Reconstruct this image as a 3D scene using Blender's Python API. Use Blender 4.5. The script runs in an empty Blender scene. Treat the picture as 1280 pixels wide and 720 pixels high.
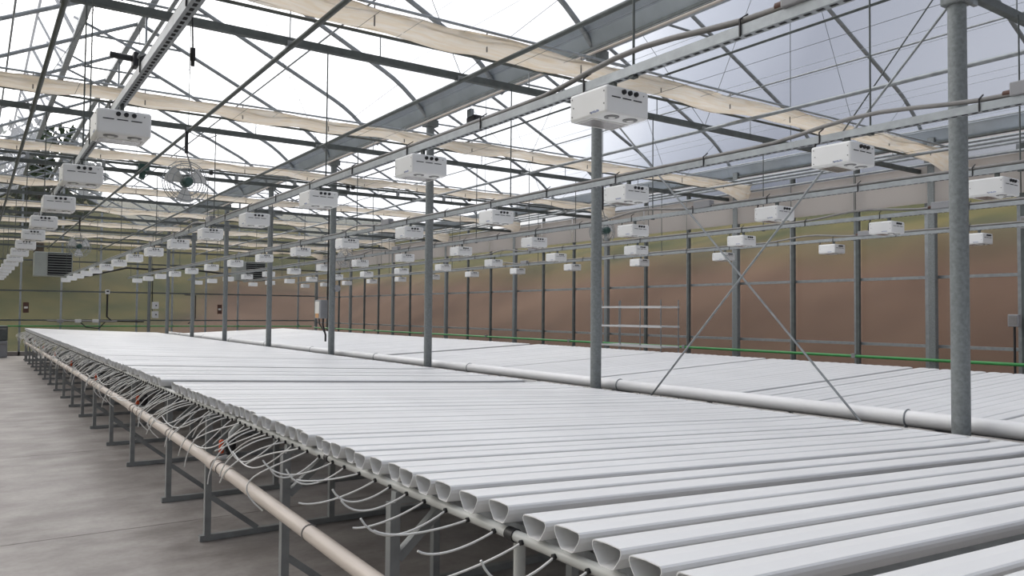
import bpy, math, random
from mathutils import Vector, Matrix, noise as mnoise
random.seed(11)
sc = bpy.context.scene
C = sc.collection

# ---------------------------------------------------------------- camera
F_PX, YAW, PITCH, ROLL, CAM_H = 978.0, .6022, .0327, .0083, 1.588
def make_camera():
    cy, sy = math.cos(YAW), math.sin(YAW)
    fwd = Vector((sy*math.cos(PITCH), cy*math.cos(PITCH), math.sin(PITCH)))
    right = Vector((cy, -sy, 0)); up = right.cross(fwd)
    c, s = math.cos(ROLL), math.sin(ROLL)
    r2 = c*right + s*up; u2 = -s*right + c*up
    cd = bpy.data.cameras.new('camera'); cd.sensor_width = 36; cd.lens = 36*F_PX/1280
    cd.clip_start = .05; cd.clip_end = 500
    co = bpy.data.objects.new('camera', cd); C.objects.link(co)
    m = Matrix((r2, u2, -fwd)).transposed().to_4x4(); m.translation = Vector((0, 0, CAM_H))
    co.matrix_world = m; sc.camera = co
make_camera()

# ---------------------------------------------------------------- sky (thin bright overcast, sun behind cloud ahead on the left)
SUN_DIR = Vector((-.30, .78, .55)).normalized()
def make_world():
    w = bpy.data.worlds.new('overcast_sky'); sc.world = w; w.use_nodes = True
    nt = w.node_tree; N = nt.nodes; L = nt.links; N.clear()
    out = N.new('ShaderNodeOutputWorld'); bg = N.new('ShaderNodeBackground')
    tc = N.new('ShaderNodeTexCoord')
    dot = N.new('ShaderNodeVectorMath'); dot.operation = 'DOT_PRODUCT'; dot.inputs[1].default_value = SUN_DIR
    L.new(tc.outputs['Generated'], dot.inputs[0])
    ns = N.new('ShaderNodeTexNoise'); ns.inputs['Scale'].default_value = 2.2; ns.inputs['Detail'].default_value = 5
    L.new(tc.outputs['Generated'], ns.inputs['Vector'])
    m1 = N.new('ShaderNodeMath'); m1.operation = 'MULTIPLY_ADD'; m1.inputs[1].default_value = .16; m1.inputs[2].default_value = -.08
    L.new(ns.outputs['Fac'], m1.inputs[0])
    ad = N.new('ShaderNodeMath'); ad.operation = 'ADD'; L.new(dot.outputs['Value'], ad.inputs[0]); L.new(m1.outputs[0], ad.inputs[1])
    mr = N.new('ShaderNodeMapRange'); mr.inputs['From Min'].default_value = -1; mr.inputs['From Max'].default_value = 1
    L.new(ad.outputs[0], mr.inputs['Value'])
    cr = N.new('ShaderNodeValToRGB'); e = cr.color_ramp.elements
    e[0].position = 0; e[0].color = (.46, .49, .56, 1)
    e[1].position = 1; e[1].color = (3.4, 3.3, 3.25, 1)
    for p, c in ((.56, (.28, .30, .35)), (.67, (.15, .17, .225)), (.72, (.36, .39, .46)), (.79, (1.12, 1.13, 1.16)), (.855, (1.22, 1.22, 1.26)), (.93, (2.3, 2.28, 2.26))):
        x = e.new(p); x.color = (*c, 1)
    L.new(mr.outputs[0], cr.inputs[0]); L.new(cr.outputs[0], bg.inputs['Color']); bg.inputs['Strength'].default_value = 1.0
    L.new(bg.outputs[0], out.inputs[0])
make_world()
sc.view_settings.view_transform = 'Standard'; sc.view_settings.look = 'None'
sc.view_settings.exposure = .6; sc.view_settings.gamma = 1; sc.view_settings.use_curve_mapping = False

# ---------------------------------------------------------------- materials
def new_mat(name):
    m = bpy.data.materials.new(name); m.use_nodes = True
    nt = m.node_tree; return m, nt, nt.nodes['Principled BSDF']
def pmat(name, col, rough=.5, metal=0., var=.0, scale=8., bump=0., col2=None, stretch=None, spec=.5, bscale=None):
    m, nt, b = new_mat(name); N, L = nt.nodes, nt.links
    b.inputs['Roughness'].default_value = rough; b.inputs['Metallic'].default_value = metal
    b.inputs['Specular IOR Level'].default_value = spec
    b.inputs['Base Color'].default_value = (*col, 1)
    if var or bump or col2:
        tc = N.new('ShaderNodeTexCoord'); mp = N.new('ShaderNodeMapping'); L.new(tc.outputs['Object'], mp.inputs[0])
        if stretch: mp.inputs['Scale'].default_value = stretch
        n = N.new('ShaderNodeTexNoise'); n.inputs['Scale'].default_value = scale; n.inputs['Detail'].default_value = 6
        L.new(mp.outputs[0], n.inputs['Vector'])
        c2 = col2 or tuple(max(0, c*(1-var)) for c in col)
        cr = N.new('ShaderNodeValToRGB'); cr.color_ramp.elements[0].position = .3; cr.color_ramp.elements[1].position = .7
        cr.color_ramp.elements[0].color = (*c2, 1); cr.color_ramp.elements[1].color = (*col, 1)
        L.new(n.outputs['Fac'], cr.inputs[0]); L.new(cr.outputs[0], b.inputs['Base Color'])
        if bump:
            bp = N.new('ShaderNodeBump'); bp.inputs['Strength'].default_value = bump; bp.inputs['Distance'].default_value = .02
            n2 = N.new('ShaderNodeTexNoise'); n2.inputs['Scale'].default_value = bscale or scale*4; L.new(mp.outputs[0], n2.inputs['Vector'])
            L.new(n2.outputs['Fac'], bp.inputs['Height']); L.new(bp.outputs[0], b.inputs['Normal'])
    return m
def sheet_mat(name, tint, clear, scatter=(.85, .86, .88), wave=0., gloss=.04):
    """thin plastic glazing: part clear, part diffusing, faint gloss"""
    m, nt, b = new_mat(name); N, L = nt.nodes, nt.links; N.remove(b)
    out = N['Material Output']
    tr = N.new('ShaderNodeBsdfTransparent'); tr.inputs[0].default_value = (*tint, 1)
    tl = N.new('ShaderNodeBsdfTranslucent'); tl.inputs[0].default_value = (*scatter, 1)
    df = N.new('ShaderNodeBsdfDiffuse'); df.inputs[0].default_value = (*[s*.8 for s in scatter], 1)
    ms = N.new('ShaderNodeMixShader'); ms.inputs[0].default_value = .2; L.new(tl.outputs[0], ms.inputs[1]); L.new(df.outputs[0], ms.inputs[2])
    mx = N.new('ShaderNodeMixShader'); L.new(ms.outputs[0], mx.inputs[1]); L.new(tr.outputs[0], mx.inputs[2])
    if wave:
        tc = N.new('ShaderNodeTexCoord'); mp = N.new('ShaderNodeMapping'); mp.inputs['Scale'].default_value = (.5, .5, 7)
        n = N.new('ShaderNodeTexNoise'); n.inputs['Scale'].default_value = 1.3; n.inputs['Detail'].default_value = 3
        L.new(tc.outputs['Object'], mp.inputs[0]); L.new(mp.outputs[0], n.inputs['Vector'])
        r = N.new('ShaderNodeMapRange'); r.inputs['To Min'].default_value = clear-wave; r.inputs['To Max'].default_value = clear+wave
        L.new(n.outputs['Fac'], r.inputs['Value']); L.new(r.outputs[0], mx.inputs[0])
    else: mx.inputs[0].default_value = clear
    gl = N.new('ShaderNodeBsdfGlossy'); gl.inputs['Roughness'].default_value = .25; gl.inputs[0].default_value = (.9, .9, .9, 1)
    m2 = N.new('ShaderNodeMixShader'); m2.inputs[0].default_value = gloss; L.new(mx.outputs[0], m2.inputs[1]); L.new(gl.outputs[0], m2.inputs[2])
    L.new(m2.outputs[0], out.inputs[0]); return m
def cloth_mat(name, col, col2):
    m, nt, b = new_mat(name); N, L = nt.nodes, nt.links
    out = N['Material Output']
    tc = N.new('ShaderNodeTexCoord'); mp = N.new('ShaderNodeMapping'); mp.inputs['Scale'].default_value = (1.2, 9, 9)
    L.new(tc.outputs['Object'], mp.inputs[0])
    n = N.new('ShaderNodeTexNoise'); n.inputs['Scale'].default_value = 2.4; n.inputs['Detail'].default_value = 5; n.inputs['Distortion'].default_value = .6
    L.new(mp.outputs[0], n.inputs['Vector'])
    cr = N.new('ShaderNodeValToRGB'); cr.color_ramp.elements[0].position = .36; cr.color_ramp.elements[1].position = .62
    cr.color_ramp.elements[0].color = (*col2, 1); cr.color_ramp.elements[1].color = (*col, 1); L.new(n.outputs['Fac'], cr.inputs[0])
    L.new(cr.outputs[0], b.inputs['Base Color']); b.inputs['Roughness'].default_value = .9
    tl = N.new('ShaderNodeBsdfTranslucent'); L.new(cr.outputs[0], tl.inputs[0])
    mx = N.new('ShaderNodeMixShader'); mx.inputs[0].default_value = .62
    L.new(b.outputs[0], mx.inputs[1]); L.new(tl.outputs[0], mx.inputs[2]); L.new(mx.outputs[0], out.inputs[0])
    return m
M = {}
M['galv'] = pmat('galvanised_steel', (.33, .35, .36), .5, .55, .28, 14, .05)
M['galv_post'] = pmat('galvanised_post', (.25, .27, .27), .6, .35, .3, 45, .08)
M['galv_dark'] = pmat('dark_galvanised', (.13, .145, .14), .6, .35, .3, 12)  # darker tone of the galvanised steel
M['gutter'] = pmat('gutter_steel', (.46, .51, .56), .4, .6, .2, 3, .03)
M['rail'] = pmat('strut_rail_steel', (.37, .395, .41), .45, .55, .2, 20, .03)
M['slot'] = pmat('slot_shadow', (.012, .012, .014), .8)
M['pvc'] = pmat('white_channel_plastic', (.82, .822, .82), .38, 0, .05, 3, 0, stretch=(.5, 1, 1))
M['pvc_pipe'] = pmat('white_pipe_plastic', (.84, .835, .83), .35, 0, .06, 4)
M['pvc_grey'] = pmat('grey_trough_plastic', (.50, .50, .50), .5, 0, .15, 6)
M['manifold'] = pmat('manifold_plastic', (.52, .53, .51), .4, 0, .14, 6)
M['tube'] = pmat('feed_tube_plastic', (.76, .76, .74), .4, 0, .05, 5)
M['beige'] = pmat('beige_pipe_plastic', (.60, .53, .47), .45, 0, .16, 5, 0, stretch=(6, .6, 6))
M['black'] = pmat('black_rubber', (.015, .015, .017), .5, 0, .2, 20)
M['red'] = pmat('orange_red_handle', (.62, .085, .02), .4, 0, .15, 10)
M['bench'] = pmat('bench_steel', (.33, .345, .345), .5, .35, .25, 10)
M['fixture'] = pmat('white_powder_coat', (.82, .82, .81), .4, 0, .03, 6)
M['window'] = pmat('lamp_window', (.25, .23, .22), .12, .0, .2, 3)
M['grille'] = pmat('fan_grille', (.24, .24, .24), .5, .2, .2, 20)
M['logo'] = pmat('blue_print', (.30, .34, .50), .5, 0, .1, 10)
M['conduit'] = pmat('grey_conduit', (.26, .25, .24), .6, 0, .2, 12)
M['jbox'] = pmat('grey_box', (.30, .30, .31), .5, 0, .1, 6)
M['whitebox'] = pmat('white_box', (.70, .70, .70), .5, 0, .08, 6)
M['orange'] = pmat('orange_label', (.62, .33, .14), .6, 0, .1, 20)
M['brown'] = pmat('brown_sign', (.10, .045, .03), .6, 0, .2, 10)
M['green'] = pmat('green_pipe', (.04, .30, .07), .4, 0, .15, 8)
M['heater'] = pmat('heater_enamel', (.34, .36, .33), .5, .1, .12, 4)
M['fan_white'] = pmat('fan_blade', (.62, .62, .61), .45, 0, .08, 6)
M['motor'] = pmat('fan_motor', (.03, .075, .065), .45, 0, .2, 10)
M['curtain'] = cloth_mat('shade_cloth', (.95, .92, .87), (.89, .81, .69))
M['film'] = sheet_mat('roof_film', (.94, .95, .97), .72, (.80, .81, .84))
M['poly'] = sheet_mat('polycarbonate', (.91, .90, .88), .982, (.50, .47, .43), .015, .014)
M['band'] = sheet_mat('sidewall_film', (.88, .86, .84), .06, (.86, .83, .80))
M['bank_leaf'] = pmat('tree_leaves', (.05, .09, .03), .8, 0, .6, 3)
M['trunk'] = pmat('tree_bark', (.09, .06, .04), .9, 0, .4, 8)
M['label'] = pmat('paper_label', (.75, .73, .68), .6, 0, .05, 8)
def concrete():
    m, nt, b = new_mat('concrete_floor'); N, L = nt.nodes, nt.links
    tc = N.new('ShaderNodeTexCoord')
    geo = N.new('ShaderNodeNewGeometry')
    mp = N.new('ShaderNodeMapping'); mp.inputs['Scale'].default_value = (1., 1.35, 1); L.new(geo.outputs['Position'], mp.inputs[0])
    n1 = N.new('ShaderNodeTexNoise'); n1.inputs['Scale'].default_value = 1.3; n1.inputs['Detail'].default_value = 7; n1.inputs['Roughness'].default_value = .62
    L.new(mp.outputs[0], n1.inputs['Vector'])
    n2 = N.new('ShaderNodeTexNoise'); n2.inputs['Scale'].default_value = 26; n2.inputs['Detail'].default_value = 5; L.new(geo.outputs['Position'], n2.inputs['Vector'])
    cr = N.new('ShaderNodeValToRGB'); cr.color_ramp.elements[0].position = .38; cr.color_ramp.elements[1].position = .64
    cr.color_ramp.elements[0].color = (.21, .188, .174, 1); cr.color_ramp.elements[1].color = (.38, .355, .335, 1)
    L.new(n1.outputs['Fac'], cr.inputs[0])
    mx = N.new('ShaderNodeMix'); mx.data_type = 'RGBA'; mx.blend_type = 'MULTIPLY'; mx.inputs['Factor'].default_value = .5
    cr2 = N.new('ShaderNodeValToRGB'); cr2.color_ramp.elements[0].color = (.62, .6, .6, 1); cr2.color_ramp.elements[1].position = .62
    L.new(n2.outputs['Fac'], cr2.inputs[0]); L.new(cr.outputs[0], mx.inputs['A']); L.new(cr2.outputs[0], mx.inputs['B'])
    L.new(mx.outputs['Result'], b.inputs['Base Color'])
    rr = N.new('ShaderNodeMapRange'); rr.inputs['To Min'].default_value = .38; rr.inputs['To Max'].default_value = .7
    L.new(n1.outputs['Fac'], rr.inputs['Value']); L.new(rr.outputs[0], b.inputs['Roughness'])
    bp = N.new('ShaderNodeBump'); bp.inputs['Strength'].default_value = .08; bp.inputs['Distance'].default_value = .01
    L.new(n2.outputs['Fac'], bp.inputs['Height']); L.new(bp.outputs[0], b.inputs['Normal'])
    return m
M['concrete'] = concrete()
def hill_mat():
    m, nt, b = new_mat('hill_ground'); N, L = nt.nodes, nt.links
    geo = N.new('ShaderNodeNewGeometry'); sep = N.new('ShaderNodeSeparateXYZ'); L.new(geo.outputs['Position'], sep.inputs[0])
    n = N.new('ShaderNodeTexNoise'); n.inputs['Scale'].default_value = .22; n.inputs['Detail'].default_value = 5; L.new(geo.outputs['Position'], n.inputs['Vector'])
    # bare earth low on the bank on the right, grass higher up and on the left
    a = N.new('ShaderNodeMath'); a.operation = 'MULTIPLY_ADD'; a.inputs[1].default_value = -.55; a.inputs[2].default_value = 3.4
    L.new(sep.outputs['X'], a.inputs[0])                      # edge height falls off to the left of x ~ 9
    mn = N.new('ShaderNodeMath'); mn.operation = 'MAXIMUM'; mn.inputs[1].default_value = -3.2; L.new(a.outputs[0], mn.inputs[0])
    sub = N.new('ShaderNodeMath'); sub.operation = 'ADD'; L.new(sep.outputs['Z'], sub.inputs[0]); L.new(mn.outputs[0], sub.inputs[1])
    ad = N.new('ShaderNodeMath'); ad.operation = 'MULTIPLY_ADD'; ad.inputs[1].default_value = 2.4; L.new(n.outputs['Fac'], ad.inputs[0]); L.new(sub.outputs[0], ad.inputs[2])
    mr = N.new('ShaderNodeMapRange'); mr.inputs['From Min'].default_value = .6; mr.inputs['From Max'].default_value = 2.3; L.new(ad.outputs[0], mr.inputs['Value'])
    n2 = N.new('ShaderNodeTexNoise'); n2.inputs['Scale'].default_value = .33; n2.inputs['Detail'].default_value = 7; L.new(geo.outputs['Position'], n2.inputs['Vector'])
    g = N.new('ShaderNodeValToRGB'); g.color_ramp.elements[0].position = .35; g.color_ramp.elements[1].position = .68
    g.color_ramp.elements[0].color = (.038, .050, .008, 1); g.color_ramp.elements[1].color = (.135, .115, .030, 1); L.new(n2.outputs['Fac'], g.inputs[0])
    d = N.new('ShaderNodeValToRGB'); d.color_ramp.elements[0].position = .3; d.color_ramp.elements[1].position = .7
    d.color_ramp.elements[0].color = (.085, .046, .029, 1); d.color_ramp.elements[1].color = (.150, .090, .060, 1); L.new(n2.outputs['Fac'], d.inputs[0])
    mx = N.new('ShaderNodeMix'); mx.data_type = 'RGBA'; L.new(mr.outputs[0], mx.inputs['Factor']); L.new(d.outputs[0], mx.inputs['A']); L.new(g.outputs[0], mx.inputs['B'])
    L.new(mx.outputs['Result'], b.inputs['Base Color']); b.inputs['Roughness'].default_value = .95
    return m
M['hill'] = hill_mat()

# ---------------------------------------------------------------- mesh helpers
class MB:
    def __init__(s): s.v = []; s.f = []; s.smooth = []
    def poly(s, vs, fs, sm=False):
        o = len(s.v); s.v += [tuple(p) for p in vs]; s.f += [tuple(i+o for i in q) for q in fs]; s.smooth += [sm]*len(fs); return s
    def box(s, c, d, bevel=0., rz=0.):
        x, y, z = d[0]/2, d[1]/2, d[2]/2
        if bevel <= 0:
            vs = [(-x,-y,-z),(x,-y,-z),(x,y,-z),(-x,y,-z),(-x,-y,z),(x,-y,z),(x,y,z),(-x,y,z)]
            fs = [(0,3,2,1),(4,5,6,7),(0,1,5,4),(1,2,6,5),(2,3,7,6),(3,0,4,7)]
        else:
            b = min(bevel, x*.95, y*.95, z*.95)
            ring = lambda ix, iy, zz: [(-ix,-y+ (y-iy),zz)]  # placeholder
            vs = []; n = 12
            def rr(ax, ay, r, zz):
                out = []
                for cx, cy, a0 in ((ax-r, ay-r, 0), (-ax+r, ay-r, 90), (-ax+r, -ay+r, 180), (ax-r, -ay+r, 270)):
                    for k in range(3):
                        a = math.radians(a0+45*k); out.append((cx+r*math.cos(a), cy+r*math.sin(a), zz))
                return out
            rows = [rr(x-b, y-b, b*.5, -z), rr(x-b*.3, y-b*.3, b*.8, -z+b*.3), rr(x, y, b, -z+b), rr(x, y, b, z-b), rr(x-b*.3, y-b*.3, b*.8, z-b*.3), rr(x-b, y-b, b*.5, z)]
            for r_ in rows: vs += r_
            fs = []
            for i in range(5):
                for k in range(n):
                    fs.append((i*n+k, i*n+(k+1) % n, (i+1)*n+(k+1) % n, (i+1)*n+k))
            fs.append(tuple(range(n-1, -1, -1))); fs.append(tuple(range(5*n, 6*n)))
        ca, sa = math.cos(rz), math.sin(rz)
        vs = [(c[0]+px*ca-py*sa, c[1]+px*sa+py*ca, c[2]+pz) for px, py, pz in vs]
        return s.poly(vs, fs)
    def bar(s, a, b, w, h=None):
        """square bar between two points"""
        a = Vector(a); b = Vector(b); h = h or w; t = (b-a).normalized()
        u = t.cross(Vector((0,0,1))) if abs(t.z) < .95 else t.cross(Vector((0,1,0)))
        u.normalize(); n = u.cross(t)
        vs = []
        for p in (a, b):
            for i, j in ((-1,-1),(1,-1),(1,1),(-1,1)): vs.append(p+u*(i*w/2)+n*(j*h/2))
        return s.poly(vs, [(0,1,2,3),(7,6,5,4),(0,4,5,1),(1,5,6,2),(2,6,7,3),(3,7,4,0)])
    def tube(s, pts, r, n=8, cap=True):
        pts = [Vector(p) for p in pts]; m = len(pts); rs = r if isinstance(r, (list, tuple)) else [r]*m
        t = (pts[1]-pts[0]).normalized()
        u = t.cross(Vector((0,0,1))) if abs(t.z) < .95 else t.cross(Vector((1,0,0)))
        u.normalize(); vs = []
        for i, p in enumerate(pts):
            t = (pts[min(i+1, m-1)]-pts[max(i-1, 0)]).normalized()
            u = (u-t*u.dot(t)).normalized(); w = t.cross(u)
            for k in range(n):
                a = 2*math.pi*k/n; vs.append(p+(u*math.cos(a)+w*math.sin(a))*rs[i])
        fs = [(i*n+k, i*n+(k+1) % n, (i+1)*n+(k+1) % n, (i+1)*n+k) for i in range(m-1) for k in range(n)]
        s.poly(vs, fs, True)
        if cap:
            o = len(s.v); s.v += [tuple(p) for p in vs[:n]]+[tuple(p) for p in vs[-n:]]
            s.f += [tuple(o+k for k in range(n-1, -1, -1)), tuple(o+n+k for k in range(n))]; s.smooth += [False, False]
        return s
    def ring(s, c, axis, r, tr, n=28, k=5):
        c = Vector(c); ax = Vector(axis).normalized(); u = ax.cross(Vector((0,0,1)))
        if u.length < .1: u = ax.cross(Vector((1,0,0)))
        u.normalize(); w = ax.cross(u); vs = []
        for i in range(n):
            a = 2*math.pi*i/n; d = u*math.cos(a)+w*math.sin(a)
            for j in range(k):
                b = 2*math.pi*j/k; vs.append(c+d*(r+tr*math.cos(b))+ax*(tr*math.sin(b)))
        fs = [(i*k+j, ((i+1) % n)*k+j, ((i+1) % n)*k+(j+1) % k, i*k+(j+1) % k) for i in range(n) for j in range(k)]
        return s.poly(vs, fs, True)
    def extrude(s, prof, axis, a, b, closed=True, sm=False):
        """profile of (p,q) swept along an axis; Y: (x,z); X: (y,z)"""
        n = len(prof); vs = []
        for t in (a, b):
            for p, q in prof: vs.append((p, t, q) if axis == 'Y' else (t, p, q))
        fs = [(k, (k+1) % n, n+(k+1) % n, n+k) for k in range(n if closed else n-1)]
        if closed: fs += [tuple(range(n-1, -1, -1)), tuple(range(n, 2*n))]
        return s.poly(vs, fs, sm)
    def mesh(s, name, mat):
        me = bpy.data.meshes.new(name); me.from_pydata(s.v, [], s.f); me.materials.append(M[mat] if isinstance(mat, str) else mat)
        for p, q in zip(me.polygons, s.smooth): p.use_smooth = q
        me.update(); return me
    def build(s, name, mat, parent=None, loc=(0,0,0)):
        return link(name, s.mesh(name, mat), parent, loc)
def link(name, me, parent=None, loc=(0,0,0), rz=0.):
    o = bpy.data.objects.new(name, me); C.objects.link(o); o.location = loc
    if rz: o.rotation_euler = (0, 0, rz)
    if parent: o.parent = parent
    return o
def tag(o, label, cat, group=None, kind=None):
    if label: o['label'] = label
    if cat: o['category'] = cat
    if group: o['group'] = group
    if kind: o['kind'] = kind
    return o
def thing(name, label, cat, loc=(0,0,0), group=None, kind=None):
    return tag(link(name, None, None, loc), label, cat, group, kind)
def structure(name, label):
    o = link(name, None); o['kind'] = 'structure'; o['label'] = label; return o
ORD = ['first','second','third','fourth','fifth','sixth','seventh','eighth','ninth','tenth','eleventh','twelfth','thirteenth','fourteenth','fifteenth','sixteenth','seventeenth','eighteenth','nineteenth','twentieth','twenty-first','twenty-second']

# ---------------------------------------------------------------- key dimensions
XP, YP, S = 5.353, 2.576, 3.66          # post row, first post, post spacing
XW, YE = 11.91, 31.80                   # right wall, end wall
XL = -1.21                              # left eave
RIDGES = (2.07, 8.63); HALF = 3.28
Y0 = -4.744                             # behind the camera
ZR, ZG = 6.2, 4.37
TR_Y = [YP+S*i for i in range(-1, 9)]   # trusses
def zroof(d):
    d = abs(d)
    if d <= 2.55: return ZR-.48*d
    t = d-2.55; return ZR-.48*2.55-.48*t-.48*t*t
DS = [0, .89, 1.7, 2.55, 2.7, 2.85, 3.0, 3.12, 3.22, 3.28]

# ---------------------------------------------------------------- floor
floor = structure('floor', 'grey stained concrete slab floor with joints')
MB().box((5.35, 13.5, -.1), (13.6, 37.2, .12)).build('sub_base', 'concrete', floor)
xs = [-1.35, 4.9, 8.6, 12.05]; ys = [Y0-.2, -.9, 2.7, 6.31, 10.0, 13.4, 16.6, 20.2, 23.8, 27.4, YE+.1]
for i in range(len(xs)-1):
    for j in range(len(ys)-1):
        w, h = xs[i+1]-xs[i]-.008, ys[j+1]-ys[j]-.008
        MB().box((0, 0, 0), (w, h, .05), .004).build('slab', 'concrete', floor, ((xs[i]+xs[i+1])/2, (ys[j]+ys[j+1])/2, -.025))

# ---------------------------------------------------------------- hill outside
def hz(x, y):
    r = max(0., x-12.7); a = .05+min(r, 5.6)*.60+max(0., min(r, 19)-5.6)*.27
    e = max(0., y-33.); b = .05+min(e, 6)*.2+max(0., min(e, 36)-6)*.31+max(0., min(e, 22)-6)*min(12., max(0., 5-x))*.025
    l = max(0., -3.-x); a = max(a, .05+min(l, 22)*.22)  # unseen left rise, added to block low sky light on the aisle side
    return max(a, b)+.25*mnoise.noise((x*.25, y*.25, 0))*min(1, max(r, e, l)*.4)
def build_hill():
    nx, ny = 64, 70; vs = []; fs = []
    X = [-45+i*(110/(nx-1)) for i in range(nx)]; Y = [-30+j*(130/(ny-1)) for j in range(ny)]
    X = sorted(X+[12.7, 13.5, 18.7]); Y = sorted(Y+[33., 34.5]); nx = len(X); ny = len(Y)
    for y in Y:
        for x in X: vs.append((x, y, min(hz(x, y), 34)-.12))
    for j in range(ny-1):
        for i in range(nx-1): fs.append((j*nx+i, j*nx+i+1, (j+1)*nx+i+1, (j+1)*nx+i))
    o = MB().poly(vs, fs, True).build('hillside', 'hill')
    tag(o, 'brown earth bank and green grassy hillside beyond the glazing, with added left rise blocking sky', 'hillside'); o['kind'] = 'structure'
build_hill()
def tree(x, y, h, r, label):
    z = hz(x, y)-.3
    t = thing('tree', label, 'tree', (x, y, z))
    MB().tube([(0,0,0), (.1,0,h*.5), (0,.1,h*.8)], [.25, .18, .08], 8).build('trunk', 'trunk', t)
    m = MB(); rnd = random.Random(int(x*10))
    for k in range(1100):
        a = rnd.uniform(0, 6.28); u = rnd.uniform(-1, 1); q = rnd.random()**.4
        p = Vector((math.cos(a)*math.sqrt(1-u*u)*r*q, math.sin(a)*math.sqrt(1-u*u)*r*q, h*.65+u*h*.4*q))
        d = Vector((rnd.uniform(-1,1), rnd.uniform(-1,1), rnd.uniform(-1,1))).normalized(); e = d.orthogonal().normalized(); l = rnd.uniform(.18, .4)
        m.poly([p-d*l, p+e*l*.5, p+d*l, p-e*l*.5], [(0,1,2,3)])
    f = m.build('foliage', 'bank_leaf', t); f['kind'] = 'stuff'
tree(2.6, 46, 7.2, 3.0, 'dark leafy tree on the hill seen through the open roof vent')
tree(-5.2, 52, 7.5, 3.4, 'dark leafy tree on the hill farther left beyond the roof')

# ---------------------------------------------------------------- walls
def pane(parent, axis, fixed, a0, a1, z0, z1, mat='poly', z1b=None, th=.008):
    """upright sheet; z1b = top height at the a1 side"""
    z1b = z1 if z1b is None else z1b; vs = []
    for d in (-th/2, th/2):
        for a, z in ((a0, z0), (a1, z0), (a1, z1b), (a0, z1)):
            vs.append((fixed+d, a, z) if axis == 'X' else (a, fixed+d, z))
    c = [sum(v[i] for v in vs)/8 for i in range(3)]
    vs = [tuple(v[i]-c[i] for i in range(3)) for v in vs]
    return MB().poly(vs, [(3,2,1,0),(4,5,6,7),(0,1,5,4),(1,2,6,5),(2,3,7,6),(3,0,4,7)]).build('pane', mat, parent, c)
wr = structure('wall_right', 'ribbed polycarbonate side wall on steel columns')
colY = [4.846+1.22*k for k in range(-8, 23)]
for k, y in enumerate(colY):
    main = (k-8-1) % 3 == 0
    if main:
        MB().box((0, 0, 2.14), (.09, .11, 4.28), .012).build('column', 'galv_post', wr, (XW-.10, y, 0))
        MB().box((0, 0, 2.0), (.05, .05, 4.0)).build('mullion', 'galv', wr, (XW-.03, y+.12, 0))
    else:
        MB().box((0, 0, 2.0), (.055, .055, 4.0)).build('column', 'galv_dark', wr, (XW-.07, y, 0))
        MB().box((0, 0, 2.0), (.03, .045, 4.0)).build('mullion', 'galv', wr, (XW-.02, y+.075, 0))
for j in range(len(colY)-1):
    a0, a1 = colY[j]+.01, colY[j+1]-.01
    for z0, z1 in ((.22, 1.15), (1.16, 2.18), (2.19, 3.34)): pane(wr, 'X', XW+.02, a0, a1, z0, z1)
    pane(wr, 'X', XW+.02, a0, a1, 3.35, 4.2)
    pane(wr, 'X', XW-.135, a0, a1, 3.30, 3.86, 'band', th=.006)
for z in (1.15, 2.186, 3.345):
    MB().bar((XW-.02, colY[0], z), (XW-.02, YE, z), .05, .045).build('girt', 'galv', wr)
MB().box((XW+.02, 13.5, .1), (.16, 37., .22)).build('curb', 'concrete', wr)
for z, r, mt in ((3.87, .02, 'galv'), (3.99, .022, 'galv'), (4.10, .022, 'rail')):
    MB().tube([(XW-.22, Y0, z), (XW-.22, YE-.1, z)], r, 8).build('curtain_roll_tube', mt, wr)

we = structure('wall_far', 'polycarbonate gable end wall with pale mullions')
ecol = [XL]+[1.31+1.22*k for k in range(-2, 9)]+[XW-.03]
def zgab(x): return zroof(x-RIDGES[0]) if x < XP else zroof(x-RIDGES[1])
for k, x in enumerate(ecol):
    MB().box((0, 0, zgab(x)/2-.05), (.06, .06, zgab(x)-.1)).build('mullion', 'rail', we, (x, YE-.05, 0))
cuts = sorted(set(ecol+[RIDGES[0], RIDGES[1], XP, XP-.73, XP+.73, XL+.73, XW-.73]))
for a, b in zip(ecol[:-1], ecol[1:]):
    for z0, z1 in ((.15, 1.22), (1.23, 2.24), (2.25, 3.30), (3.31, 4.2)): pane(we, 'Y', YE, a+.01, b-.01, z0, z1)
for a, b in zip(cuts[:-1], cuts[1:]):
    if b-a > .03: pane(we, 'Y', YE, a, b, 4.21, max(zgab(a), 4.22), 'poly', max(zgab(b), 4.22))
for z in (1.225, 2.245, 3.305, 4.2):
    MB().bar((XL, YE-.06, z), (XW, YE-.06, z), .05, .05).build('girt', 'galv_dark', we)
MB().box((5.35, YE, .07), (13.2, .16, .15)).build('curb', 'concrete', we)
for xa, xb in ((XL, XP), (XP, XW)):
    pts = [((xa+xb)/2-HALF+i*HALF*2/16) for i in range(17)]
    MB().tube([(x, YE-.04, zroof(x-(xa+xb)/2)-.03) for x in pts], .035, 6).build('gable_rim', 'galv', we)
wl = structure('wall_left', 'polycarbonate side wall on the aisle side')
for j in range(10):
    a0 = Y0+S*j
    pane(wl, 'X', XL-.1, a0+.01, a0+S-.01, .2, 2.2); pane(wl, 'X', XL-.1, a0+.01, a0+S-.01, 2.21, 4.3)
    MB().box((0, 0, 2.15), (.09, .1, 4.3)).build('column', 'galv_post', wl, (XL, a0, 0))
MB().box((XL-.1, 13.5, .1), (.16, 37., .2)).build('curb', 'concrete', wl)
MB().bar((XL-.03, Y0, 2.2), (XL-.03, YE, 2.2), .05).build('girt', 'galv', wl)

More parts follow.
